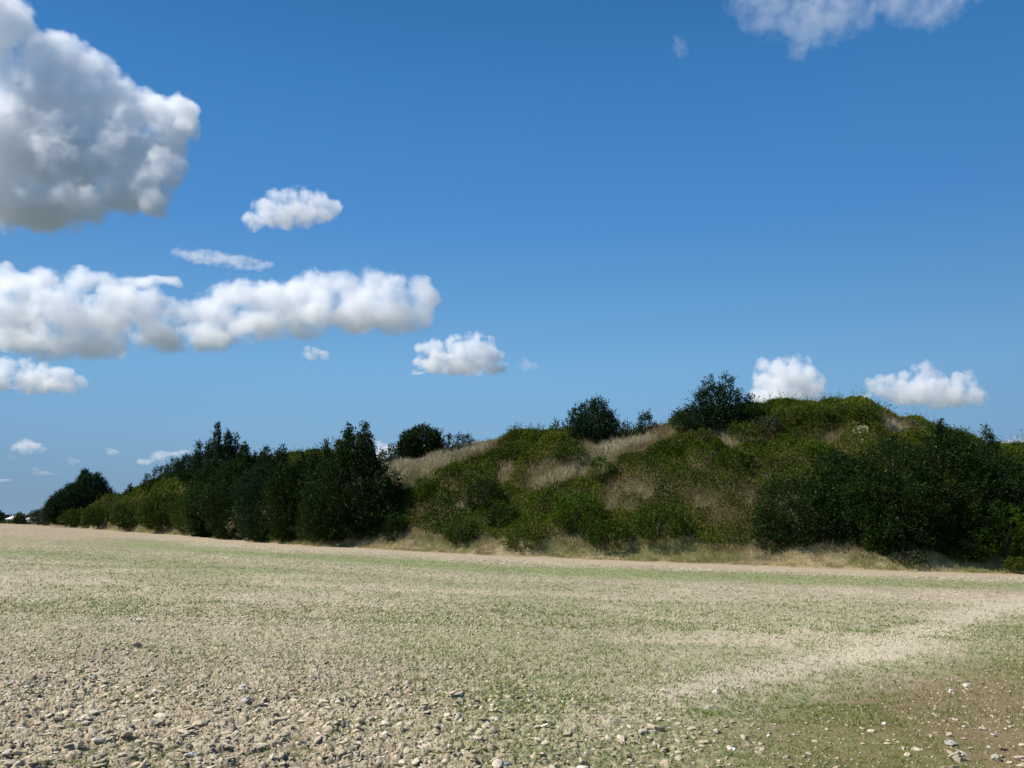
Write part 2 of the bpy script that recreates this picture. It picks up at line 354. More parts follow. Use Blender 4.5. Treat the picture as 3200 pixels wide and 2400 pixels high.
def crown_points(lobes, R, dens=1.0, spray=.55, nleaf=13, spiky=.6, inner=.45):
    """lobes (x, y, z0, z1, radius, kind) in metres; returns leaf points and directions"""
    PP, AA, RR = [], [], []
    for (lx, ly, z0, z1, r, kind) in lobes:
        H = z1-z0;  n = int(dens*(6.0*r*H+3*r*r)*13*(.55/max(spray, .3)))+16
        h = R.uniform(0, 1, n*3); keep = R.uniform(0, 1, n*3) < (prof(kind, h)+.12); h = h[keep][:n]; n = len(h)
        ph = R.uniform(0, 2*PI, n)
        lump = .80+.42*vnoise(ph*1.6+lx*7, h*H*.9+ly*3, 5)+.12*vnoise(ph*5, h*H*2.5, 8)
        rho = np.sqrt(R.uniform(inner**2, 1, n))*prof(kind, h)*r*lump
        out = np.stack([np.cos(ph), np.sin(ph), np.zeros(n)], 1)
        P = out*rho[:, None]+np.array([lx, ly, z0]); P[:, 2] += h*H*.96
        up = (.25+spiky*h)[:, None]*np.array([0, 0, 1.])
        d = unit(out*(1.05-.7*h)[:, None]+up+R.normal(size=(n, 3))*.33)
        Ls = spray*R.uniform(.5, 1.4, n)*(1 if kind != 'cone' else .8)
        s = R.uniform(0, 1, (n, nleaf)); 
        Q = P[:, None]+d[:, None]*(Ls[:, None]*s)[..., None]+R.normal(size=(n, nleaf, 3))*(.13*spray/.55*(1-.6*s))[..., None]
        PP.append(Q.reshape(-1, 3)); AA.append(np.repeat(d, nleaf, 0)); RR.append(np.repeat(R.uniform(0, 1, n), nleaf))
    return np.concatenate(PP), np.concatenate(AA), np.concatenate(RR)
PAL = {'dark': ((.006, .015, .003), (.033, .062, .012)), 'conifer': ((.007, .019, .007), (.026, .055, .018)),
       'mid': ((.018, .036, .004), (.060, .095, .012)), 'olive': ((.032, .048, .005), (.088, .112, .015)),
       'bright': ((.024, .052, .004), (.074, .125, .011)), 'yellow': ((.035, .046, .006), (.090, .098, .016)),
       'grey': ((.026, .034, .016), (.070, .080, .038)), 'straw': ((.16, .12, .06), (.40, .32, .19)), 'brown': ((.09, .06, .03), (.20, .14, .08))}
def palette(pal, r, R, alt=None):
    lo, hi = PAL[pal]; t = np.clip(r*.7+R.normal(size=len(r))*.22+.1, 0, 1)
    c = mixc(lo, hi, t)
    k = R.uniform(0, 1, len(r)) < .012; c[k] = c[k]*3+.02      # the odd pale or dead leaf
    return c
def tube(pts, r0, r1, n=7):
    pts = np.array(pts, float); V = []; m = len(pts)
    for i, p in enumerate(pts):
        d = unit(pts[min(i+1, m-1)]-pts[max(i-1, 0)]); a = unit(np.cross(d, [.3, .9, .2])); b = np.cross(d, a)
        r = r0+(r1-r0)*i/(m-1)
        for k in range(n):
            th = 2*PI*k/n; V.append(p+(a*math.cos(th)+b*math.sin(th))*r)
    Fc = [[i*n+k, i*n+(k+1) % n, (i+1)*n+(k+1) % n, (i+1)*n+k] for i in range(m-1) for k in range(n)]
    return np.array(V), np.array(Fc)
def join(parts):
    V, Fs, n = [], [], 0
    for v, f in parts: V.append(v); Fs.append(f+n); n += len(v)
    return np.concatenate(V), np.concatenate(Fs)
def plant(name, cat, label, group, px, base, lobes, pal, D=None, seed=0, leaf=.13, dens=1.0, spray=.55, spiky=.6, trunk=True, sink=.1, depth=.9, stems=3, inner=.45, aspect=.55):
    """lobes: (photo x, top row, bottom row, half width px, kind[, depth shift m]) turned into metres at the plant's distance"""
    R = np.random.default_rng(seed+int(px)*3+11)
    u = float(ray(px, base)[0])
    d0 = np.interp(u, UT, FOOT); d1 = np.interp(u, UT, RIDGE)
    if D is None:
        D = on_ground(px, base, d0*.97, d1*1.04)
        if D is None: D = d1*1.0
    z = float(height(u*D, D)); O = np.array([u*D, D, z-sink]); s = D/F
    zb = CAMZ+ray(px, base)[1]*D
    Lb = []
    for lb in lobes:
        lx, t, b, hw, kind = lb[:5]; dy = lb[5] if len(lb) > 5 else R.uniform(-.25, .25)*hw*s
        p1 = at(lx, t, D); p0 = at(lx, b, D)
        zb0 = p0[2]-O[2]; zt0 = max(p1[2]-O[2]-spray*.35, zb0+.25)
        Lb.append((p1[0]-O[0], dy, zb0, zt0, max(hw*s-spray*.45, .12), kind))
    P, A, Rr = crown_points(Lb, R, dens, spray, spiky=spiky, inner=inner)
    ok = P[:, 2]+O[2] > height(P[:, 0]+O[0], P[:, 1]+O[1])+.05
    P, A, Rr = P[ok], A[ok], Rr[ok]
    V, Fc = leaves_at(P, leaf, A, R, aspect); me = mesh_np(name+'_crown', V, Fc, LEAF); face_colors(me, palette(pal, Rr, R))
    root = bpy.data.objects.new(name, None); COL.objects.link(root); root.location = O; root.empty_display_size = .3
    tag(root, label, cat, group)
    c = bpy.data.objects.new('crown', me); COL.objects.link(c); c.parent = root
    zt = max(l[3] for l in Lb); segs = []
    tall = max(Lb, key=lambda l: l[3]); rt = max(.04, .028*zt)
    if trunk:
        segs.append(tube([[0, 0, -.3], [.05*zt*R.uniform(-1, 1)*.5, 0, zt*.3], [tall[0]*.7, tall[1], zt*.62], [tall[0], tall[1], tall[3]*.94]], rt*1.3, rt*.18))
    for i in range(stems if not trunk else 0):
        segs.append(tube([[0, 0, -.2], [R.uniform(-.25, .25), R.uniform(-.2, .2), zt*.35], [R.uniform(-.6, .6), R.uniform(-.4, .4), zt*.8]], rt, rt*.25, 5))
    for l in Lb:
        for k in range(3 if l[4] > .8 else 1):
            zz = l[2]+(l[3]-l[2])*R.uniform(.3, .8); an = R.uniform(0, 2*PI)
            e = [l[0]+math.cos(an)*l[4]*.6, l[1]+math.sin(an)*l[4]*.6, zz]
            st = [l[0]*.35, l[1]*.3, max(.1, zz*.45)]
            segs.append(tube([st, [(st[0]+e[0])/2, (st[1]+e[1])/2, (st[2]+e[2])/2+.15], e], rt*.5, rt*.12, 5))
    v, f = join(segs); me = mesh_np(name+'_wood', v, f, bark, True)
    w_ = bpy.data.objects.new('trunk' if trunk else 'stems', me); COL.objects.link(w_); w_.parent = root
    return root

G1 = 'dark evergreen trees along the foot of the mound'; G2 = 'small trees on the skyline of the mound'; G3 = 'big dark bushes massed at the right'; G4 = 'bushes scattered over the slope'
def foot(px, off): u = float(ray(px, 1650)[0]); return float(np.interp(u, UT, FOOT))+off
def tree(*a, **k): return plant('tree', 'tree', *a, **k)
def bush(*a, **k):
    k.setdefault('trunk', False); k.setdefault('leaf', .11); k.setdefault('spray', .38); k.setdefault('spiky', .35); return plant('bush', 'bush', *a, **k)
# front left group
tree('tallest of the front dark trees, broad with two spiky tops', G1, 1150, 1690, [(1110, 1395, 1680, 146, 'egg'), (1180, 1530, 1690, 103, 'egg'), (1030, 1520, 1690, 85, 'egg'), (1092, 1318, 1470, 42, 'cone'), (1142, 1316, 1480, 46, 'cone'), (1060, 1365, 1500, 48, 'cone'), (1120, 1350, 1500, 60, 'egg')], 'dark', D=foot(1150, 3.2), leaf=.15, spray=.6, dens=1.3)
tree('narrow dark tree just left of the tallest two-topped one', G1, 1015, 1690, [(1015, 1440, 1690, 75, 'egg'), (1018, 1372, 1500, 38, 'cone'), (985, 1400, 1500, 26, 'cone')], 'dark', D=foot(1015, 3), leaf=.15, dens=1.3)
tree('dark tree with ragged top in the middle of the front left group', G1, 930, 1690, [(930, 1440, 1690, 95, 'egg'), (955, 1412, 1500, 34, 'egg'), (900, 1440, 1560, 50, 'egg')], 'dark', D=foot(930, 2.6), leaf=.15, dens=1.3)
tree('dark tree with a forked tip left of the ragged-topped one', G1, 845, 1688, [(845, 1440, 1690, 103, 'egg'), (884, 1384, 1480, 26, 'cone'), (832, 1390, 1480, 34, 'cone'), (868, 1400, 1490, 24, 'cone')], 'conifer', D=foot(845, 2.4), leaf=.15, dens=1.3)
tree('dark round-shouldered tree with short spikes in the left of the group', G1, 755, 1684, [(755, 1430, 1690, 103, 'egg'), (766, 1383, 1480, 36, 'cone'), (800, 1410, 1480, 25, 'cone')], 'dark', D=foot(755, 2.2), leaf=.16, dens=1.3)
tree('leftmost dark tree of the front group, reaching down to the field edge', G1, 670, 1680, [(670, 1425, 1690, 75, 'egg'), (660, 1560, 1690, 61, 'round')], 'dark', D=foot(670, 2), leaf=.17, dens=1.3)
tree('spiky black-green tree rising behind the left of the front group', G2, 690, 1500, [(683, 1316, 1500, 32, 'cone'), (716, 1338, 1500, 34, 'cone'), (738, 1350, 1500, 26, 'cone'), (655, 1372, 1500, 30, 'cone'), (620, 1376, 1480, 22, 'cone'), (700, 1390, 1520, 60, 'egg')], 'conifer', leaf=.18, spray=.7, spiky=1.0)
tree('low spreading tree at the left of the spiky black-green one', G2, 595, 1500, [(600, 1420, 1510, 50, 'round'), (640, 1410, 1500, 40, 'round')], 'conifer', leaf=.17)
tree('small ragged tree on the skyline with thin sky-filled top', G2, 545, 1505, [(545, 1430, 1505, 32, 'egg'), (555, 1440, 1500, 24, 'cone')], 'conifer', leaf=.16, dens=.6, spiky=.9)
tree('low ragged shrubby tree leaning left on the skyline slope', G2, 492, 1525, [(505, 1455, 1520, 34, 'egg'), (462, 1478, 1530, 22, 'cone')], 'conifer', leaf=.16, dens=.6, spiky=.9)
tree('tiny sprig of a tree alone on the skyline slope', G2, 408, 1550, [(408, 1508, 1550, 13, 'cone')], 'conifer', leaf=.16, dens=.8, spiky=1)
tree('lone bushy evergreen near the low left end of the mound', G2, 272, 1575, [(262, 1462, 1600, 42, 'cone'), (288, 1476, 1600, 48, 'egg'), (240, 1508, 1610, 52, 'egg'), (200, 1535, 1615, 40, 'egg'), (335, 1528, 1610, 36, 'egg'), (172, 1560, 1625, 32, 'egg')], 'conifer', leaf=.20, spray=.8, dens=2.2)
# skyline, middle
tree('broad round tree behind the dip of dry grass', G2, 1310, 1432, [(1322, 1330, 1436, 62, 'round'), (1285, 1345, 1436, 40, 'egg'), (1260, 1350, 1430, 20, 'cone'), (1360, 1350, 1430, 34, 'egg')], 'dark', leaf=.15, dens=2.0)
tree('thin sprig tree left of the broad round one, against the white cloud', G2, 1222, 1440, [(1222, 1378, 1440, 20, 'cone'), (1195, 1405, 1440, 18, 'cone'), (1240, 1400, 1440, 18, 'egg')], 'conifer', leaf=.14, dens=.7, spiky=1)
tree('thin spiky sapling touching the right side of the broad round tree', G2, 1402, 1428, [(1402, 1352, 1428, 20, 'cone')], 'conifer', leaf=.14, dens=.7, spiky=1)
tree('low rounded tree where the dry grass meets the skyline', G2, 1446, 1412, [(1446, 1356, 1412, 34, 'round')], 'conifer', leaf=.14, dens=.8, spiky=.8)
bush('feathery light green shrub standing alone on the crest', G4, 1610, 1395, [(1610, 1338, 1395, 40, 'round')], 'olive', dens=.6, spiky=1.2)
bush('low dark bush on the crest right of the feathery shrub', G4, 1682, 1388, [(1682, 1346, 1388, 30, 'round')], 'mid')
tree('small spiky tree left of the dense dome-shaped one', G2, 1735, 1378, [(1735, 1302, 1378, 26, 'cone'), (1765, 1325, 1378, 26, 'egg')], 'conifer', leaf=.14, dens=.6, spiky=1)
tree('dense dome-shaped dark tree on the middle of the crest', G2, 1862, 1380, [(1868, 1243, 1378, 48, 'egg'), (1822, 1252, 1370, 26, 'cone'), (1802, 1270, 1378, 30, 'egg'), (1900, 1285, 1378, 34, 'egg'), (1855, 1300, 1386, 74, 'round')], 'conifer', leaf=.14, dens=1.5)
tree('thin twisted sapling right of the dome-shaped tree', G2, 1926, 1376, [(1926, 1302, 1376, 16, 'cone'), (1936, 1312, 1376, 12, 'cone')], 'conifer', leaf=.13, dens=.6, spiky=1)
tree('loose small tree next to the twisted sapling', G2, 1952, 1372, [(1954, 1315, 1372, 24, 'egg')], 'conifer', leaf=.13, dens=.7, spiky=.8)
tree('small pointed tree standing alone in the dip of the crest', G2, 2016, 1358, [(2016, 1286, 1358, 26, 'egg'), (1996, 1325, 1358, 18, 'cone'), (2046, 1318, 1350, 14, 'cone')], 'conifer', leaf=.13, dens=1.4, spiky=1)
tree('largest tree on the crest, wide with gaps of sky in its top', G2, 2235, 1345, [(2268, 1166, 1300, 36, 'egg'), (2215, 1180, 1300, 34, 'egg'), (2185, 1210, 1310, 28, 'egg'), (2302, 1215, 1330, 34, 'egg'), (2340, 1226, 1300, 18, 'egg'), (2170, 1262, 1350, 50, 'round'), (2240, 1262, 1355, 92, 'round'), (2128, 1275, 1345, 32, 'round'), (2240, 1200, 1320, 50, 'egg')], 'conifer', leaf=.13, dens=1.0, spiky=.7)
bush('twiggy upright shrub between the largest crest tree and the flat top', G4, 2392, 1305, [(2396, 1248, 1305, 16, 'cone'), (2370, 1270, 1305, 14, 'egg')], 'mid', dens=.8, spiky=1.2)
# right-hand mass
tree('dark round bush-like tree at the left of the right-hand mass, touching the verge', G3, 2480, 1745, [(2485, 1480, 1738, 125, 'round'), (2415, 1590, 1738, 62, 'round'), (2570, 1540, 1738, 85, 'round')], 'dark', D=foot(2480, 2.4), leaf=.12, dens=1.5, spray=.5, spiky=.3)
tree('tall dark tree behind the round one, below the chalk scar', G3, 2640, 1745, [(2655, 1408, 1745, 105, 'egg'), (2600, 1404, 1600, 70, 'egg'), (2700, 1500, 1745, 110, 'round')], 'dark', D=foot(2640, 4.0), leaf=.12, dens=1.4, spray=.5, spiky=.3)
tree('widest dark tree of the right-hand mass, leafy right to the ground', G3, 2800, 1750, [(2790, 1362, 1740, 150, 'egg'), (2730, 1460, 1740, 120, 'round'), (2850, 1480, 1720, 100, 'round')], 'dark', D=foot(2800, 3.2), leaf=.12, dens=1.4, spray=.5, spiky=.3)
tree('tall tree with a pointed tip in the middle of the right-hand mass', G3, 2950, 1752, [(2950, 1350, 1745, 125, 'egg'), (2938, 1308, 1460, 56, 'cone'), (2990, 1340, 1480, 46, 'egg'), (2960, 1540, 1745, 110, 'round')], 'dark', D=foot(2950, 3.4), leaf=.12, dens=1.4, spray=.5)
tree('feathery-topped tree behind the right-hand mass', G3, 3075, 1560, [(3075, 1324, 1560, 52, 'cone'), (3100, 1340, 1560, 40, 'cone'), (3045, 1362, 1560, 44, 'egg')], 'dark', leaf=.12, D=foot(3075, 5), spiky=1.2, dens=.9)
tree('olive green tree filling the corner where the mass leaves the frame', G3, 3110, 1752, [(3100, 1405, 1740, 110, 'round'), (3160, 1450, 1740, 90, 'round')], 'dark', D=foot(3110, 2.8), leaf=.12, dens=1.4, spray=.5)
tree('dark tree cut off by the right edge of the picture', G3, 3230, 1755, [(3225, 1400, 1740, 80, 'egg'), (3260, 1480, 1750, 90, 'round')], 'dark', D=foot(3230, 3.0), leaf=.12, dens=1.3, spray=.5)
bush('brighter green bush low in front of the right edge trees', G3, 3150, 1745, [(3150, 1570, 1745, 60, 'round'), (3060, 1640, 1745, 45, 'round')], 'bright', D=foot(3150, 1.2), dens=1.0)
bush('small pale green bush on the verge at the far right', G3, 3170, 1775, [(3168, 1740, 1780, 36, 'round')], 'olive', D=foot(3170, .3), leaf=.08, dens=2, spray=.2)
for (lab, px, base, lob, pal, off) in [
    ('low green bush under the left of the widest dark tree', 2745, 1745, [(2745, 1630, 1745, 70, 'round')], 'mid', 2.2),
    ('weedy bush in front of the dark gap of the right-hand mass', 2840, 1760, [(2840, 1722, 1762, 60, 'round')], 'grey', .9),
    ('low bush in shade right of the dark gap', 3010, 1752, [(3010, 1680, 1752, 60, 'round')], 'mid', 1.6),
    ('leafy bush at the foot of the front left trees', 830, 1690, [(830, 1610, 1690, 55, 'round')], 'mid', 1.0),
    ('bright-tipped bush in front of the ragged-topped tree', 885, 1690, [(885, 1635, 1690, 40, 'round')], 'bright', .8),
    ('green bush at the left foot of the tallest front tree', 1040, 1695, [(1040, 1590, 1690, 45, 'round')], 'mid', 1.2),
    ('dark bush under the right skirt of the tallest front tree', 1235, 1690, [(1230, 1600, 1690, 42, 'round')], 'dark', 2.4),
    ('small pale bush beside the leftmost front tree', 640, 1680, [(645, 1640, 1682, 32, 'round')], 'yellow', .3)]:
    bush(lab, G1 if px < 1500 else G3, px, base, lob, pal, D=foot(px, off), dens=1.1)
# bushes on the slope
for (lab, px, base, lob, pal) in [
    ('dark rounded bush below the small pointed crest tree', 2085, 1430, [(2090, 1372, 1430, 55, 'round')], 'mid'),
    ('yellow-green bush under the left skirt of the largest crest tree', 2190, 1400, [(2190, 1340, 1400, 60, 'round')], 'yellow'),
    ('pale green bush right below the trunk of the largest crest tree', 2330, 1375, [(2330, 1315, 1375, 60, 'round')], 'olive'),
    ('grey-green bush under the flat top, left part', 2400, 1352, [(2400, 1300, 1352, 46, 'round')], 'grey'),
    ('wide bright bush on the flat top of the mound', 2470, 1330, [(2470, 1262, 1330, 62, 'round')], 'olive'),
    ('rounded bush on the flat top right of the wide bright one', 2565, 1325, [(2565, 1262, 1325, 56, 'round')], 'mid'),
    ('rusty-tipped bush near the right end of the flat top', 2645, 1330, [(2645, 1258, 1330, 46, 'round')], 'mid'),
    ('dark bush where the flat top starts to fall to the right', 2715, 1330, [(2715, 1262, 1330, 44, 'round')], 'mid'),
    ('skyline bush just before the pointed-tip tree', 2860, 1385, [(2860, 1340, 1385, 48, 'round')], 'olive'),
    ('bright green bush under the diagonal strip of dry grass', 1880, 1500, [(1880, 1425, 1500, 44, 'round')], 'bright'),
    ('large bright green bush in the lower middle of the slope', 1800, 1650, [(1800, 1530, 1650, 90, 'round')], 'bright'),
    ('broad deep green bush right of the lower middle of the slope', 2060, 1690, [(2060, 1575, 1690, 100, 'round')], 'mid'),
    ('deep green bush under the centre of the mound near the verge', 1900, 1710, [(1900, 1620, 1710, 80, 'round')], 'mid'),
    ('dark bush in the left middle of the slope', 1510, 1600, [(1510, 1490, 1600, 62, 'round')], 'dark'),
    ('dark low bush below the left middle one', 1570, 1650, [(1570, 1580, 1650, 60, 'round')], 'dark'),
    ('green bush low on the slope right of the tallest front tree', 1440, 1700, [(1440, 1610, 1700, 62, 'round')], 'mid'),
    ('low green bush by the verge below the centre left', 1640, 1725, [(1640, 1650, 1725, 72, 'round')], 'olive'),
    ('small green bush beside the two-topped tree, halfway up', 1330, 1560, [(1330, 1490, 1560, 50, 'round')], 'bright'),
    ('dark shoulder bush left of the diagonal strip of dry grass', 1790, 1440, [(1780, 1390, 1440, 60, 'round')], 'mid'),
    ('dark shoulder bush on the upper slope below the feathery shrub', 1610, 1440, [(1610, 1380, 1440, 66, 'round')], 'olive'),
    ('dark bush clump on the upper slope right of the dry diagonal', 2290, 1470, [(2290, 1400, 1470, 62, 'round')], 'mid'),
    ('leafy bush just left of the chalk scar', 2560, 1440, [(2560, 1380, 1440, 50, 'round')], 'bright'),
    ('olive bush on the low left slope', 520, 1630, [(520, 1540, 1655, 88, 'round')], 'mid'),
    ('olive bush beside the leftmost front tree', 605, 1640, [(600, 1545, 1668, 66, 'round')], 'mid'),
    ('green bush at the foot of the low left slope', 410, 1650, [(415, 1572, 1652, 78, 'round')], 'mid'),
    ('dark green bush below the lone bushy evergreen', 320, 1640, [(325, 1578, 1645, 70, 'round')], 'mid'),
    ('greyish bush below and left of the lone bushy evergreen', 215, 1640, [(220, 1584, 1640, 68, 'round')], 'grey'),
    ('dark bush hiding the foot of the lone bushy evergreen', 268, 1640, [(268, 1590, 1642, 60, 'round')], 'mid'),
    ('wispy greyish bush at the tip of the low left end', 140, 1636, [(145, 1590, 1638, 44, 'round')], 'grey')]:
    bush(lab, G4, px, base, lob, pal, dens=.9, leaf=.11 if px > 600 else .19, spray=.38 if px > 600 else .6, seed=3)

# ---------------------------------------------------------------- low scrub and dry grass over the mound (nobody could count it)
DRY = [(1300, 1450, 190, 44, 1.4, -.35), (1450, 1412, 110, 34, 1.4, -.4), (1240, 1490, 90, 40, 1.3, 0), (1960, 1385, 130, 40, 1.3, -.30), (1880, 1450, 38, 70, .9, 0), (1910, 1550, 38, 75, .72, .3), (1985, 1540, 80, 36, .62, .2), (1960, 1590, 40, 30, .6, 0),
       (1730, 1490, 110, 42, 1.0, -.5), (1580, 1490, 45, 45, .8, 0), (2270, 1368, 120, 34, 1.1, -.05), (2600, 1375, 60, 36, .9, -.4), (2785, 1338, 62, 28, 1.4, .5), (2170, 1570, 110, 40, .5, .2), (2240, 1620, 110, 60, .42, 0),
       (1310, 1610, 60, 50, .45, 0), (1420, 1530, 50, 30, .4, 0), (2340, 1560, 60, 50, .4, 0), (2480, 1400, 60, 30, .3, 0), (430, 1640, 60, 14, .6, 0)]
def dryness(px, py, x, y):
    s = np.zeros(np.shape(px))
    for (cx, cy, rx, ry, w_, tilt) in DRY:
        ddx = (px-cx)/rx; ddy = (py-cy-tilt*(px-cx)*.6)/ry; s = np.maximum(s, w_*np.exp(-(ddx*ddx+ddy*ddy)*.8))
    n = fbm(x/2.2, y/2.2, 4, 91); sc_ = np.clip(52/np.interp(np.clip(x/y, -1.2, 1.5), UT, FOOT), .25, 1.1)
    verge = 1-sst(36, 76, (edge_row(px)-py)/sc_+(vnoise(px/40, py*0, 92)-.5)*46)
    return np.clip(s*(.65+.7*n)+(n-.5)*.5, 0, 1.2), verge
def sample_mound(n, t0, t1, R):
    u = R.uniform(-.64, .97, n); t = R.uniform(t0, t1, n)
    d0 = np.interp(u, UT, FOOT); d1 = np.interp(u, UT, RIDGE); y = d0+t*(d1-d0)
    keep = R.uniform(0, 1, n) < np.minimum(1, (d1-d0)*y*y**-1.6/(20*70**-.6)*1.0)
    u, t, y = u[keep], t[keep], y[keep]; x = u*y; z = height(x, y)
    px, py = proj(x, y, z)
    k = ~((px > 2658) & (px < 2726) & (py > 1334) & (py < 1366) & (R.uniform(0, 1, len(px)) < .8) & (t < 1.05)) ; x, y, z, t, px, py = x[k], y[k], z[k], t[k], px[k], py[k]
    return x, y, z, t, px, py
def canopy(x, y):
    d1, d2, r1 = voro(x/1.9, y/1.9, 101); e1, e2, r2 = voro(x/.8, y/.8, 102)
    return (.25+.95*r1)*np.sqrt(np.clip(1-(d1/.85)**2, 0, 1))*.8+.28*np.sqrt(np.clip(1-(e1/.85)**2, 0, 1))*(.4+.6*r2), r1, np.clip((d2-d1)*2, 0, 1)
R_ = np.random.default_rng(31)
x, y, z, t, px, py = sample_mound(1500000, .03, 1.25, R_)
dry, verge = dryness(px, py, x, y); hc, r1, edge = canopy(x, y); dr = np.maximum(dry, verge)
under = ((px > 2380) & (px < 3300) & (py > 1470) & (t < .34)) | ((px > 640) & (px < 1250) & (t < .30))
keep = ~under & (R_.uniform(0, 1, len(x)) > sst(.30, .60, dr)) & (R_.uniform(0, 1, len(x)) < .95)
x, y, z, t, px, py, hc, r1, dry = [q[keep] for q in (x, y, z, t, px, py, hc, r1, dry)]
hc = hc*(1-.5*sst(.1, .5, dry))*(1-.8*(1-sst(.03, .2, t)))
P = np.stack([x, y, z+np.maximum(hc-np.abs(R_.normal(size=len(x)))*.14, .02)], 1); P += R_.normal(size=P.shape)*.06
ax = np.zeros_like(P); ax[:, 2] = .7; ax[:, 1] = -.3
sz = np.clip(y*.0019, .085, .30)
V, Fc = leaves_at(P, sz, ax, R_, .6)
q = (t > .55) & (R_.uniform(0, 1, len(x)) < .010); Pq = P[q]; nq = len(Pq); L_ = R_.uniform(.25, .95, nq); dq = unit(np.array([0, 0, 1.])+R_.normal(size=(nq, 3))*.3)   # sprigs that break the outline
sq = R_.uniform(0, 1, (nq, 13)); P2 = (Pq[:, None]+dq[:, None]*(L_[:, None]*sq)[..., None]+R_.normal(size=(nq, 13, 3))*.05).reshape(-1, 3)
V2, F2_ = leaves_at(P2, np.repeat(sz[q], 13)*.75, np.repeat(dq, 13, 0), R_, .45); V = np.concatenate([V, V2]); Fc = np.concatenate([Fc, F2_+len(P)*4])
x, y, t, r1, px, py, dry = [np.concatenate([a_, np.repeat(a_[q], 13)]) for a_ in (x, y, t, r1, px, py, dry)]
me = mesh_np('scrub', V, Fc, LEAF)
n3 = fbm(x/4.5, y/4.5, 3, 111); n4 = vnoise(x/1.3, y/1.3, 112)
c = mixc((.034, .062, .003), (.110, .140, .012), np.clip(n3*1.5-.3+(n4-.5)*.35+(r1-.5)*.35, 0, 1))
left = sst(250, 450, px)*(1-sst(560, 700, px)); c = mixc(c, (.062, .092, .010), left*.6)
c = mixc(c, (.050, .056, .026), (1-sst(250, 420, px))*.75)
c = mixc(c, (.125, .098, .028), sst(.12, .45, dry)*.7)
c = mixc(c, (.105, .118, .013), sst(.55, .75, fbm(x/3, y/3, 3, 113))*.6)
c = mixc(c, (.022, .038, .007), sst(.55, .72, fbm(x/2.5, y/2.5, 3, 114))*.6)
c = c*R_.uniform(.7, 1.25, len(c))[:, None]; k = R_.uniform(0, 1, len(c)) < .006; c[k] = (.15, .13, .06)
face_colors(me, c); so_ = bpy.data.objects.new('scrub', me); COL.objects.link(so_)
tag(so_, 'low green scrub and brambles covering the face of the mound', 'scrub', kind='stuff'); print('scrub', len(me.polygons))

def blades(P, h, w_, lean, R):
    n = len(P); d = R.uniform(0, 2*PI, n); up = np.stack([np.cos(d)*lean, np.sin(d)*lean, np.ones(n)], 1)*h[:, None]
    f = R.uniform(0, PI, n); s = np.stack([np.cos(f), np.sin(f)*.6, 0*f], 1)*w_[:, None]
    V = np.stack([P-s*.5, P+s*.5, P+up], 1).reshape(-1, 3); return V, np.arange(n*3).reshape(n, 3)
x, y, z, t, px, py = sample_mound(1300000, -.015, 1.3, R_)
x2 = sample_mound(700000, -.01, .16, R_); x, y, z, t, px, py = [np.concatenate([a, b]) for a, b in zip((x, y, z, t, px, py), x2)]
dry, verge = dryness(px, py, x, y); dr = np.maximum(dry, verge)
keep = R_.uniform(0, 1, len(x)) < (.06+.94*sst(.25, .55, dr))*.75
x, y, z, t, px, py, dry, verge = [q[keep] for q in (x, y, z, t, px, py, dry, verge)]
tuft = .5*vnoise(x*1.1, y*1.1, 121)+.5*vnoise(x*2.9, y*2.9, 126)**1.5*1.3; h = (.10+.50*tuft)*R_.uniform(.5, 1.3, len(x))*(1-.55*verge)
tall = R_.uniform(0, 1, len(x)) < .03; h[tall] *= 2.0
h *= np.where(t < .02, .35, 1)
V, Fc = blades(np.stack([x, y, z-.03], 1), h, np.clip(y*.00055, .022, .09), .38, R_)
me = mesh_np('dry_grass', V, Fc, BLADE)
c = mixc((.19, .155, .078), (.385, .325, .18), np.clip(R_.uniform(0, 1, len(x))*.7+.5*(fbm(x/2, y/2, 3, 122)-.3), 0, 1))
c = c*(.62+.75*vnoise(x*2.3, y*2.3, 127))[:, None]; gm = sst(.42, .62, fbm(x/2.6, y/2.6, 3, 123)); c = mixc(c, (.13, .145, .036), gm*(.35+.2*verge))
c = mixc(c, (.16, .115, .05), sst(.5, .66, fbm(x/3.3, y/3.3, 3, 124))*(t > .1)*.6)
c = c*(1+.75*verge*(1-sst(.1, .25, t)))[:, None]; sun_ = sst(.85, 1.1, dry); c = mixc(c, (.48, .41, .27), sun_*.6)  # driest patches get sunlight painted in as a paler blade colour
face_colors(me, c); o = bpy.data.objects.new('dry_grass', me); COL.objects.link(o)
tag(o, 'straw-coloured dry grass on the verge and in patches over the mound', 'dry grass', kind='stuff'); print('grass', len(me.polygons))
# ---------------------------------------------------------------- loose clods, stones, seedlings
STONE = soil_material('dry_clod', .8, 45)
OCTA = (np.array([[1, 0, 0], [-1, 0, 0], [0, 1, 0], [0, -1, 0], [0, 0, 1], [0, 0, -1.]]), np.array([[0, 2, 4], [2, 1, 4], [1, 3, 4], [3, 0, 4], [2, 0, 5], [1, 2, 5], [3, 1, 5], [0, 3, 5]]))
def rock_variants(sub, nvar, seed, cut=.32):
    v, f = ico(sub) if sub > 0 else OCTA; out = []; R = np.random.default_rng(seed)
    for k in range(nvar):
        q = v*(1+.0*v)
        for j in range(11):                                   # planar cuts make it angular
            n = unit(R.normal(size=3)); d = R.uniform(.34, .66); s = q@n; q = q-np.clip(s-d, 0, None)[:, None]*n
        q = q*(1+.22*(vnoise(v[:, 0]*2.1+k*9, v[:, 1]*2.1+v[:, 2]*1.7, 200)-.5)[:, None])
        q = q+.075*R.normal(size=q.shape)*(1 if sub < 2 else .6)
        out.append(q)
    return np.array(out), f
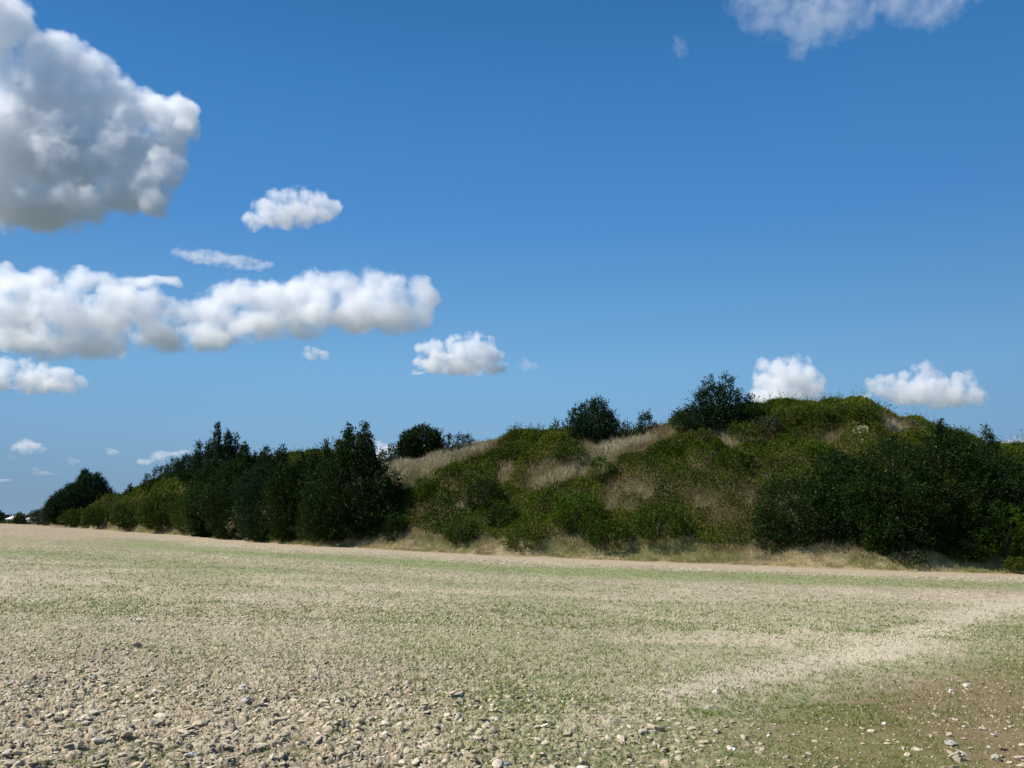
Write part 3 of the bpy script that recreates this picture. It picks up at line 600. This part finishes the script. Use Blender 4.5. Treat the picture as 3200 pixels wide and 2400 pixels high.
def scatter_rocks(x, y, size, R, sub=1, flat=.5, elong=1.35, seed=5):
    var, f = rock_variants(sub, 24, seed); n = len(x); k = R.integers(0, 24, n); q = var[k].copy()
    q *= (size[:, None]*np.stack([R.uniform(.8, 1.3, n)*elong*.85, R.uniform(.7, 1.1, n), R.uniform(.7, 1.3, n)*flat], 1))[:, None]*.5
    tl = R.normal(size=n)*.30; c, s = np.cos(tl)[:, None], np.sin(tl)[:, None]
    q = np.stack([q[..., 0]*c-q[..., 2]*s, q[..., 1], q[..., 0]*s+q[..., 2]*c], -1)
    a = .55+R.normal(size=n)*.6; c, s = np.cos(a)[:, None], np.sin(a)[:, None]
    q = np.stack([q[..., 0]*c-q[..., 1]*s, q[..., 0]*s+q[..., 1]*c, q[..., 2]], -1)
    M = field_masks(x, y); h, _ = clods(x, y, M)
    z = plane(x, y)+h*(1-.5*M['corner'])+(fbm(x/1.7, y/1.7, 3, 61)-.5)*.10*sst(3, 6, y)+size*flat*.17
    q = q+np.stack([x, y, z], 1)[:, None]
    nv = var.shape[1]; F2 = (f[None]+(np.arange(n)*nv)[:, None, None]).reshape(-1, 3)
    return q.reshape(-1, 3), F2, M, len(f)
def polar(n, y0, y1, R, umax=.92, power=1.0):
    y = y0*(y1/y0)**(R.uniform(0, 1, n)**power); return R.uniform(-umax, umax, n)*y, y
R_ = np.random.default_rng(77)
batches = [(9800, 3.6, 9, 2, .028, .105), (55000, 3.6, 12, 1, .012, .036), (20500, 8, 17, 1, .028, .085), (80000, 10, 24, 0, .022, .065), (125000, 14, 52, 0, .035, .11), (30000, 3.6, 12, 1, .014, .062), (10500, 3.8, 8, 2, .04, .125)]
VV, FF, CC, nn = [], [], [], 0
for bi, (n, y0, y1, sub, s0, s1) in enumerate(batches):
    x, y = polar(n, y0, y1, R_); M = field_masks(x, y)
    p = (np.clip(.42+.6*M['coarse'], 0, 1)*(1-.1*M['corner'])*(1-.25*M['green'])+.5*M['track'])*(.5+.8*M['n1'])
    p = p if bi < 5 else M['corner']*.6*(.4+M['n1']) if bi == 5 else .38*(.3*sst(1990, 2140, M['py'])+.7*sst(2190, 2300, M['py']))*(1-.8*M['corner'])*sst(.3, .6, M['n3'])
    p = np.clip(p, .04, 1)*(1-M['head']); k = R_.uniform(0, 1, n) < p; x, y = x[k], y[k]
    size = s0*(s1/s0)**(R_.uniform(0, 1, len(x))**1.7); Mz = field_masks(x, y); size *= np.clip(.68+.45*Mz['coarse']+.12*Mz['corner'], .6, 1.1)
    v, f, M, nf = scatter_rocks(x, y, size, R_, sub, .42, 1.4, 5+bi)
    c = mixc((.33, .272, .178), (.60, .51, .375), np.clip(R_.normal(size=len(x))*.28+.5, 0, 1))
    c = mixc(c, (.50, .39, .28), M['corner']*.5); c *= (.8+.4*M['n1'])[:, None]; c = c*(1+.22*sst(9, 18, y))[:, None]
    wht = R_.uniform(0, 1, len(x)) < .018; c[wht] = (.66, .64, .58)
    gy = R_.uniform(0, 1, len(x)) < .05; c[gy] = (.36, .32, .25)
    VV.append(v); FF.append(f+nn); nn += len(v); CC.append(np.repeat(c, nf, 0))
me = mesh_np('clods', np.concatenate(VV), np.concatenate(FF), STONE); face_colors(me, np.concatenate(CC)); del VV, FF, CC
o = bpy.data.objects.new('clods', me); COL.objects.link(o); tag(o, 'pale crumbly clods and pebbles strewn over the ploughed field', 'clods', kind='stuff'); print('clods', len(me.polygons))

# seedlings
def relief_z(x, y):
    M = field_masks(x, y); h, _ = clods(x, y, M)
    return plane(x, y)+h*(1-.5*M['corner'])+(fbm(x/1.7, y/1.7, 3, 61)-.5)*.10*sst(3, 6, y), M
VV, CC = [], []
for n, y0, y1, nb, hh, ww in ((46000, 3.5, 9, 7, .026, .0045), (39000, 8, 18, 5, .032, .008), (48000, 15, 48, 3, .040, .018)):
    x, y = polar(n, y0, y1, R_); z, M = relief_z(x, y)
    g = M['green']*(.45+.75*sst(.40, .62, fbm(x*2.3, y*2.3, 3, 131)))+M['green']**2*.25+.02+.5*sst(.56, .68, fbm(x*1.7, y*1.7, 2, 133))*(y < 7.5)+.15*sst(.62, .72, fbm(x*1.7, y*1.7, 2, 133))*(y < 12)
    k = R_.uniform(0, 1, n) < np.clip(g, 0, 1); x, y, z = x[k], y[k], z[k]; M = {a: b[k] for a, b in M.items()}
    m = len(x); P = np.repeat(np.stack([x, y, z-.004], 1), nb, 0)+R_.normal(size=(m*nb, 3))*np.array([.011, .011, .002])*(1 if y0 < 8 else 1.8)
    h = hh*R_.uniform(.5, 1.5, m*nb); v, _ = blades(P, h, np.full(m*nb, ww)*R_.uniform(.6, 1.4, m*nb), .75, R_)
    c = mixc((.095, .145, .026), (.20, .265, .065), R_.uniform(0, 1, m*nb)); c = mixc(c, (.16, .15, .05), np.repeat(M['corner'], nb)*.5*R_.uniform(0, 1, m*nb))
    dead = R_.uniform(0, 1, m*nb) < .06; c[dead] = (.42, .35, .2)
    VV.append(v); CC.append(c)
V = np.concatenate(VV); me = mesh_np('seedlings', V, np.arange(len(V)).reshape(-1, 3), BLADE); face_colors(me, np.concatenate(CC))
o = bpy.data.objects.new('seedlings', me); COL.objects.link(o); tag(o, 'short green seedlings sprouting between the clods', 'seedlings', kind='stuff'); print('seedlings', len(me.polygons))

# stones one can point at
WH, PA, CL, PK, GR = (.70, .69, .65), (.50, .45, .35), (.40, .335, .235), (.48, .37, .29), (.34, .32, .27)
HERO = [(572, 2321, 30, .7, WH, 'bright white flint near the bottom left, with a thin tail to its left'), (597, 2384, 42, .6, WH, 'chunky white stone at the bottom edge, below the bright flint'),
 (722, 2392, 28, 1.0, WH, 'upright white stone cut by the bottom edge right of the chunky one'), (271, 2258, 52, .5, PA, 'flat pale slab topmost in the heap of stones at the bottom left'),
 (300, 2238, 46, .45, PA, 'grey-white slab leaning on the flat pale slab at the bottom left'), (241, 2262, 18, .9, WH, 'little white cube of stone left of the flat pale slab'),
 (243, 2301, 46, .55, PA, 'whitish oval stone below the little white cube'), (312, 2342, 46, .6, PA, 'rounded pale stone surrounded by green at the bottom left'),
 (320, 2312, 50, .5, CL, 'sloping clod just above the rounded pale stone'), (178, 2284, 58, .5, CL, 'big flat clod left of the whitish oval stone'), (152, 2308, 20, 1.0, WH, 'small pointed white chip at the far bottom left'),
 (472, 2283, 54, .6, CL, 'isolated rounded clod with dark shade on its right at the bottom left'), (242, 2358, 40, .8, PA, 'round knobbly pale stone near the bottom left corner'),
 (873, 2334, 76, .5, CL, 'dark-shaded long clod left of the bottom centre'), (590, 2362, 36, .6, CL, 'tan clod between the bright flint and the chunky white stone'),
 (727, 2310, 15, 2.6, PA, 'thin upright chip of stone near the bottom, left of centre'), (1074, 2301, 20, 2.2, CL, 'upright tan splinter left of the bottom centre'),
 (293, 2136, 32, .6, PA, 'pale stone alone on the clods at the left'), (428, 2033, 44, .5, CL, 'long tan clod in the middle distance at the left'), (431, 1944, 26, .7, PA, 'pale far clod at the left'),
 (2052, 2297, 74, .42, CL, 'largest flat slab right of the bottom centre'), (2004, 2308, 48, .4, PA, 'paler slab touching the left of the largest flat slab'),
 (2082, 2176, 38, .5, PA, 'pale flat stone above the largest slab'), (2238, 2176, 40, .5, PA, 'pale stone to the right of the flat stone above the largest slab'), (2212, 2230, 34, .5, PA, 'wide light stone on the grassy edge right of centre'),
 (2403, 2306, 16, .9, WH, 'tiny white stone on green ground right of the bottom centre'), (2288, 2353, 28, .6, WH, 'white stone near the bottom below the tiny one'), (2365, 2347, 28, .6, PK, 'pinkish stone beside the low white one'),
 (2973, 2157, 30, .7, WH, 'bright white stone in the grassy brown corner, highest of its bright ones'), (3018, 2141, 38, .6, PA, 'tan stone right of the bright white one in the grassy corner'),
 (2762, 2268, 22, .6, WH, 'slim tilted white stone in the middle of the grassy brown corner'), (3068, 2283, 30, .6, PK, 'pinkish stone in the green patch at the lower right'), (2964, 2303, 24, .9, PK, 'small rosy stone left of the green patch at the lower right'),
 (2970, 2332, 40, .7, GR, 'grey rough stone in the green patch at the lower right'), (3106, 2302, 20, .8, WH, 'small white stone at the right of the green patch'), (2988, 2372, 78, .5, CL, 'broad crumbling clod near the bottom right corner'),
 (3000, 2362, 20, .5, WH, 'white stone lying on the broad crumbling clod'), (3114, 2373, 38, 1.2, GR, 'upright grey stone beside a dark hollow at the bottom right'), (3090, 2337, 18, .9, WH, 'small white stone above the upright grey one'), (3180, 2368, 60, .25, PK, 'long pinkish stone lying flat at the right edge')]
hv, hf = rock_variants(3, len(HERO), 99)
for i, (px, py, wpx, fl, colr, lab) in enumerate(HERO):
    u, k = ray(px, py); k = float(k); u = float(u); yy = CAMZ/(-k-SX*u-SY)
    sz = wpx*yy/F; R = np.random.default_rng(500+i); z, _ = relief_z(np.array([u*yy]), np.array([yy]))
    q = hv[i]*np.array([.5, .42, .5*fl])*sz*1.0; q += (fbm(hv[i][:, 0]*6+i, hv[i][:, 1]*6+hv[i][:, 2]*5, 3, 300)-.5)[:, None]*hv[i]*sz*.22
    a = R.uniform(-.4, .8); q = np.stack([q[:, 0]*math.cos(a)-q[:, 1]*math.sin(a), q[:, 0]*math.sin(a)+q[:, 1]*math.cos(a), q[:, 2]], 1)
    me = mesh_np('stone', q, hf, STONE); face_colors(me, np.array(colr)*(.85+.3*R.uniform(0, 1, (len(hf), 1))))
    o = bpy.data.objects.new('stone', me); COL.objects.link(o); o.location = (u*yy, yy, float(z[0])+sz*fl*.16)
    tag(o, lab, 'stone', 'stones lying on the field')
# ---------------------------------------------------------------- far left: wood, farm buildings, heap of earth
def flat_mat(name, c, rough=.85, nscale=3, amt=.25):
    m, t, p = new_mat(name); n = t.nodes.new('ShaderNodeTexNoise'); n.inputs['Scale'].default_value = nscale; n.inputs['Detail'].default_value = 5
    r = t.nodes.new('ShaderNodeMapRange'); r.inputs['To Min'].default_value = 1-amt; r.inputs['To Max'].default_value = 1+amt; x = t.nodes.new('ShaderNodeMix'); x.data_type = 'RGBA'; x.blend_type = 'MULTIPLY'; x.inputs[0].default_value = 1
    x.inputs[6].default_value = (*c, 1); t.links.new(n.outputs[0], r.inputs['Value']); t.links.new(r.outputs[0], x.inputs[7]); t.links.new(x.outputs[2], p.inputs['Base Color']); p.inputs['Roughness'].default_value = rough
    return m
M_ROOF, M_ROOF2, M_WALL, M_DOOR = flat_mat('pale_roof_sheet', (.62, .56, .58)), flat_mat('white_roof_sheet', (.80, .78, .86)), flat_mat('weathered_wall', (.22, .18, .15)), flat_mat('dark_opening', (.03, .03, .03))
def box(x0, x1, y0, y1, z0, z1): return np.array([[a, b, c] for a in (x0, x1) for b in (y0, y1) for c in (z0, z1)]), np.array([[0, 1, 3, 2], [4, 6, 7, 5], [0, 4, 5, 1], [2, 3, 7, 6], [0, 2, 6, 4], [1, 5, 7, 3]])
def barn(px0, px1, top, eave, D, label, roofm):
    a, b = at(px0, top, D), at(px1, top, D); w_ = b[0]-a[0]; dp = 12.0; g = -4.0; ze = at(px0, eave, D)[2]-g; zr = a[2]-g
    root = bpy.data.objects.new('farm_building', None); COL.objects.link(root); root.location = ((a[0]+b[0])/2, D+dp/2, g); tag(root, label, 'farm building', 'farm buildings beyond the field')
    def part(n, parts, m, par=root):
        v, f = join(parts); o = bpy.data.objects.new(n, mesh_np(n, v, f, m)); COL.objects.link(o); o.parent = par; return o
    part('wall', [box(-w_/2+.3, w_/2-.3, -dp/2+.3, dp/2-.3, 0, ze)], M_WALL)
    rv = np.array([[sx*w_/2, sy, z] for sx in (-1, 1) for sy, z in ((-dp/2-.3, ze-.1), (0, zr), (dp/2+.3, ze-.1), (dp/2+.3, ze-.35), (0, zr-.3), (-dp/2-.3, ze-.35))])
    rf = np.array([[i, (i+1) % 6, (i+1) % 6+6, i+6] for i in range(6)]+[[0, 5, 4, 1], [1, 4, 3, 2], [6, 7, 10, 11], [7, 8, 9, 10]])
    part('roof', [(rv, rf)], roofm); part('door', [box(-1.8, 1.8, -dp/2+.2, -dp/2+.27, 0, min(3.2, ze-.4))], M_DOOR)
barn(18, 52, 1612, 1621, 430, 'long low barn with a pale roof left of the little bush', M_ROOF)
barn(78, 108, 1615, 1621, 400, 'barn with a whitish roof between the little bush and the mound', M_ROOF2)
R = np.random.default_rng(8)
n = 60000; x = R.uniform(-900, 120, n); y = R.uniform(640, 700, n); top = 7.0+4.0*fbm(x/16, y/30, 3, 401)+2.5*vnoise(x/60, y/60, 402)
d1, _, rr = voro(x/9, y/9, 403); top = top*(.8+.3*rr)*(1-.25*d1)
z = -4+top*R.uniform(0, 1, n)**.5; V, Fc = leaves_at(np.stack([x, y, z], 1), 1.3, None, R, .9); me = mesh_np('far_wood', V, Fc, LEAF); face_colors(me, mixc((.012, .022, .012), (.03, .045, .02), R.uniform(0, 1, n)))
o = bpy.data.objects.new('far_wood', me); COL.objects.link(o); tag(o, 'dark line of woodland on the horizon beyond the barns', 'woodland', kind='stuff')
def lump(name, label, cat, px, base, top, hw, D, m, seed, depth=1.0):
    c = at(px, base, D); s = D/F; v, f = ico(5); r = hw*s; h = (base-top)*s
    q = v*np.array([r, r*depth, h]); q[:, 2] = np.where(q[:, 2] > 0, q[:, 2]*(1-.35*np.hypot(v[:, 0], v[:, 1])), q[:, 2]*.3)
    q *= (1+.35*(fbm(v[:, 0]*2.2+seed, v[:, 1]*2.2+v[:, 2]*2, 4, seed)-.5))[:, None]
    me = mesh_np(name, q, f, m, False); face_colors(me, np.array([.34, .27, .19])*(.8+.4*R.uniform(0, 1, (len(f), 1)))) if m == STONE else None
    o = bpy.data.objects.new(name, me); COL.objects.link(o); o.location = c; return tag(o, label, cat)
lump('earth_heap', 'low heap of bare brown earth at the left tip of the mound', 'earth heap', 94, 1641, 1619, 17, 168, flat_mat('bare_earth', (.30, .21, .13), .95, 2, .35), 7)
tree('dark tree cut by the left edge at the horizon', 'plants at the far left corner of the field', 0, 1644, [(-2, 1598, 1646, 14, 'egg'), (-30, 1602, 1646, 22, 'egg')], 'dark', D=190, leaf=.35, spray=.9)
bush('little olive bush alone between the two barns', 'plants at the far left corner of the field', 60, 1641, [(60, 1602, 1642, 17, 'egg'), (50, 1618, 1642, 9, 'round')], 'yellow', D=166, leaf=.2, spray=.5)
bush('low dark green hedge bit under the left barn', 'plants at the far left corner of the field', 14, 1642, [(14, 1630, 1644, 22, 'round')], 'mid', D=170, leaf=.2, spray=.5)
# chalk scar near the top
PX, PY = np.meshgrid(np.linspace(2660, 2716, 40), np.linspace(1336, 1400, 46)); V = []; ok = []
for a, b in zip(PX.ravel(), PY.ravel()):
    D = on_ground(a, b, 44, 66); V.append((float(ray(a, b)[0])*(D or 60), D or 60, 0)); 
    top_b = 1348-(a-2665)*.16; inn = (top_b < b < top_b+9+(a-2664)*.22 and a < 2716) or (2684+(b-1360)*.35 < a < 2700-(b-1360)*.02 and 1350 < b < 1390)
    ok.append(inn and D is not None)
V = np.array(V); V[:, 2] = height(V[:, 0], V[:, 1])+.12+.3*(fbm(V[:, 0]*2.5, V[:, 1]*2.5, 4, 141)-.5); ok = np.array(ok).reshape(PX.shape); idx = np.arange(len(V)).reshape(PX.shape); fc = []
for i in range(PX.shape[0]-1):
    for j in range(PX.shape[1]-1):
        if ok[i, j] and ok[i+1, j+1] and ok[i, j+1] and ok[i+1, j]: fc.append([idx[i, j], idx[i+1, j], idx[i+1, j+1], idx[i, j+1]])
fc = np.array(fc); used, invi = np.unique(fc, return_inverse=True); V = V[used]; fc = invi.reshape(-1, 4); nv = len(V)
ed = {}
for q in fc:
    for k in range(4):
        e = (q[k], q[(k+1) % 4]); ed[e] = ed.get(e, 0)+1
side = np.array([[b, a, a+nv, b+nv] for (a, b) in ed if (b, a) not in ed]); Vb = V.copy(); Vb[:, 2] -= .6
me = mesh_np('chalk_scar', np.concatenate([V, Vb]), np.concatenate([fc, side]), soil_material('white_chalk', .8, 8)); face_colors(me, np.array([.37, .30, .21])*(.8+.35*R.uniform(0, 1, (len(me.polygons), 1))))
o = bpy.data.objects.new('chalk_scar', me); COL.objects.link(o); tag(o, 'pale bare chalk scar breaking through the green near the top of the mound', 'chalk outcrop')
lump('gap_light_lump', 'white lump added for light showing through the dark gap under the right-hand trees', 'added pale lump', 2864, 1698, 1676, 9, foot(2864, 3.2), flat_mat('gap_light_white', (.85, .85, .88), .9, 9, .1), 19)  # white body added in place of light showing through the trees
# arching dead stem with a dark seed head against the cloud
c = at(2743, 1302, 61.0); root = bpy.data.objects.new('arching_stem', None); COL.objects.link(root); root.location = c; tag(root, 'bare arching dead stem with a dark tip on the skyline right of the flat top', 'dead stem')
pts = [np.array(at(a, b, 61.0))-c for a, b in ((2743, 1312), (2752, 1293), (2764, 1276), (2774, 1268), (2784, 1266))]
v, f = tube(pts, .025, .012, 6); o = bpy.data.objects.new('stem', mesh_np('stem', v, f, bark)); COL.objects.link(o); o.parent = root
v, f = ico(2); v = v*np.array([.085, .05, .045])+pts[-1]; o = bpy.data.objects.new('seed_head', mesh_np('seed_head', v, f, bark)); COL.objects.link(o); o.parent = root
cloud([(20,60,90),(-60,40,140),(110,150,60),(180,180,80),(245,185,72),(300,220,60),(270,310,110),(120,300,150),(350,290,85),(430,330,82),(500,350,68),(565,350,55),(590,400,40),(520,430,80),(380,470,130),(200,480,160),(0,420,200),(-60,600,160,.7),(100,640,130,.7),(250,640,110,.75),(380,610,95,.8),(470,580,85),(510,520,70),(490,640,50)], 3200,
      'largest cloud, towering and grey-bottomed, cut by the left edge of the sky', 2.3, fluff=1.35, amp=2.3, sharp=1.5)
cloud([(920,655,60,.7),(1000,655,50,.6),(850,670,50,.7),(790,690,40,.8),(830,655,42),(870,625,38),(910,612,36),(960,612,34),(1005,625,34),(1045,645,28),(880,680,60,.6),(960,675,60,.5),(1020,670,40,.5)], 4200, 'lone puffy cloud right of the huge grey-bottomed cloud', 2.2, fluff=.6, vox=1)
cloud([(575,796,34,.5),(620,801,50,.4),(680,809,60,.33),(750,820,56,.3),(810,828,44,.3)], 4600, 'thin streak of cloud above the long bank', 1.0, fluff=.45, vox=.8)
cloud([(0,880,60),(60,895,50),(150,880,55),(250,885,50),(330,885,70,.5),(430,880,64,.32),(520,880,56,.25),(400,935,90,.5),(700,1000,75,.8),(880,975,75),(1000,955,80),(1130,950,80),(1230,955,72),(60,960,100),(200,980,110,.8),(330,1000,110,.7),(460,970,70),(560,985,60),(640,960,60),(700,930,58),(770,920,58),(840,940,70),(930,910,62),(1000,895,58),(1080,905,66),(1160,895,62),(1240,905,60),(1310,920,55),(1345,930,38),(800,1020,100,.5),(950,1000,90,.6),(1100,990,95,.6),(1240,990,90,.7),(1310,985,55,.9),(660,1050,90,.55),(500,1050,100,.5),(300,1070,110,.45),(120,1070,120,.45),(-50,1000,120)], 5500, 'long white cloud bank reaching in from the left edge', 2.1, sharp=1.1, amp=2.4, fluff=1.15)
cloud([(20,1150,34),(80,1150,34),(140,1158,34),(200,1175,34),(250,1195,26),(0,1190,50,.6),(110,1195,70,.5),(190,1205,60,.45),(-60,1170,60)], 6500, 'grey-bellied cloud under the long bank at the left edge', 2.6, fluff=.55, vox=1)
cloud([(1440,1115,56,.8),(1370,1120,44,.8),(1510,1120,40,.8),(1320,1085,26),(1360,1090,32),(1420,1080,38),(1480,1072,38),(1520,1085,36),(1545,1110,30),(1350,1140,60,.45),(1450,1145,75,.38),(1540,1150,50,.42),(1300,1160,26,.3)], 6500, 'grey-based cloud with a bright dome, just right of the long bank', 3.2, fluff=.5, vox=.9)
cloud([(958,1102,20),(985,1100,22,.8),(1015,1110,20,.7),(975,1113,24,.5)], 6500, 'small white cloud hanging under the long bank', 2.2, fluff=.3, vox=.7)
cloud([(1640,1140,22),(1665,1145,18,.6)], 6500, 'faint shred of cloud beside the bright-domed one', .8, fluff=.3, vox=.7)
cloud([(2440,1185,70,.9),(2500,1190,60,.9),(2385,1140,28),(2440,1150,40),(2495,1145,38),(2530,1170,36),(2385,1190,40),(2450,1200,75,.8),(2520,1215,60,.9),(2420,1240,80,.5),(2370,1230,36,.7),(2560,1245,36,.6)], 6500, 'white-topped cloud rising behind the largest crest tree', 2.8, fluff=.55, vox=.9)
cloud([(2890,1215,60,.7),(2820,1222,50,.8),(2960,1228,50,.7),(2760,1222,36),(2700,1235,22,.7),(2725,1202,24),(2770,1186,28),(2820,1182,26),(2885,1162,36),(2915,1165,30),(2950,1198,28),(3012,1184,32),(3040,1205,28),(2860,1225,80,.5),(2960,1240,80,.5),(3040,1245,42,.7)], 6500, 'wide cloud with a rounded top above the right end of the mound', 2.6, fluff=.5, vox=.9)
cloud([(2320,10,60),(2400,30,90),(2480,70,75),(2520,110,62),(2560,40,110),(2640,20,90),(2700,60,50),(2800,0,80),(2860,40,62),(2920,20,80),(3000,-20,70),(2500,160,36)], 3600, 'ragged translucent cloud cut by the top edge at the right', .26, fluff=.8)
cloud([(2120,135,30),(2135,155,24)], 3800, 'small faint puff left of the ragged top cloud', .3, fluff=.4, vox=.8)
cloud([(85,1398,34,.6),(85,1385,24,.8),(60,1398,26,.5),(110,1400,30,.5)], 9000, 'small white cloud low at the left edge', 1.8, fluff=.3, vox=.6)
cloud([(345,1410,18,.6),(355,1416,16,.5)], 9000, 'tiny cloud low over the lone evergreen', 1.4, fluff=.2, vox=.5)
cloud([(225,1440,18,.6),(236,1446,12,.6)], 9000, 'tiny faint cloud left of the lone evergreen', 1.0, fluff=.2, vox=.5)
cloud([(450,1438,26,.5),(500,1428,30,.6),(550,1420,26,.6),(580,1412,20,.5)], 9000, 'low white cloud behind the ragged skyline trees', 1.6, fluff=.3, vox=.6)
cloud([(1185,1402,24,.9),(1215,1400,24,.8),(1200,1425,40,.6)], 9000, 'white cloud peeping over the dip of dry grass', 3.0, fluff=.3, vox=.6)
cloud([(35,1430,14,.5),(112,1466,16,.3),(140,1478,40,.12)], 9000, 'wispy shreds of cloud low at the left', .9, fluff=.2, vox=.5)
cloud([(8,1503,26,.22)], 9000, 'thin white sliver of cloud lowest at the left edge', 1.2, fluff=.15, vox=.4)
cloud([(3150,1392,20,.8),(3185,1385,26,.9),(3215,1392,30,.8)], 9000, 'white cloud peeping over the trees at the right edge', 2.5, fluff=.3, vox=.6)
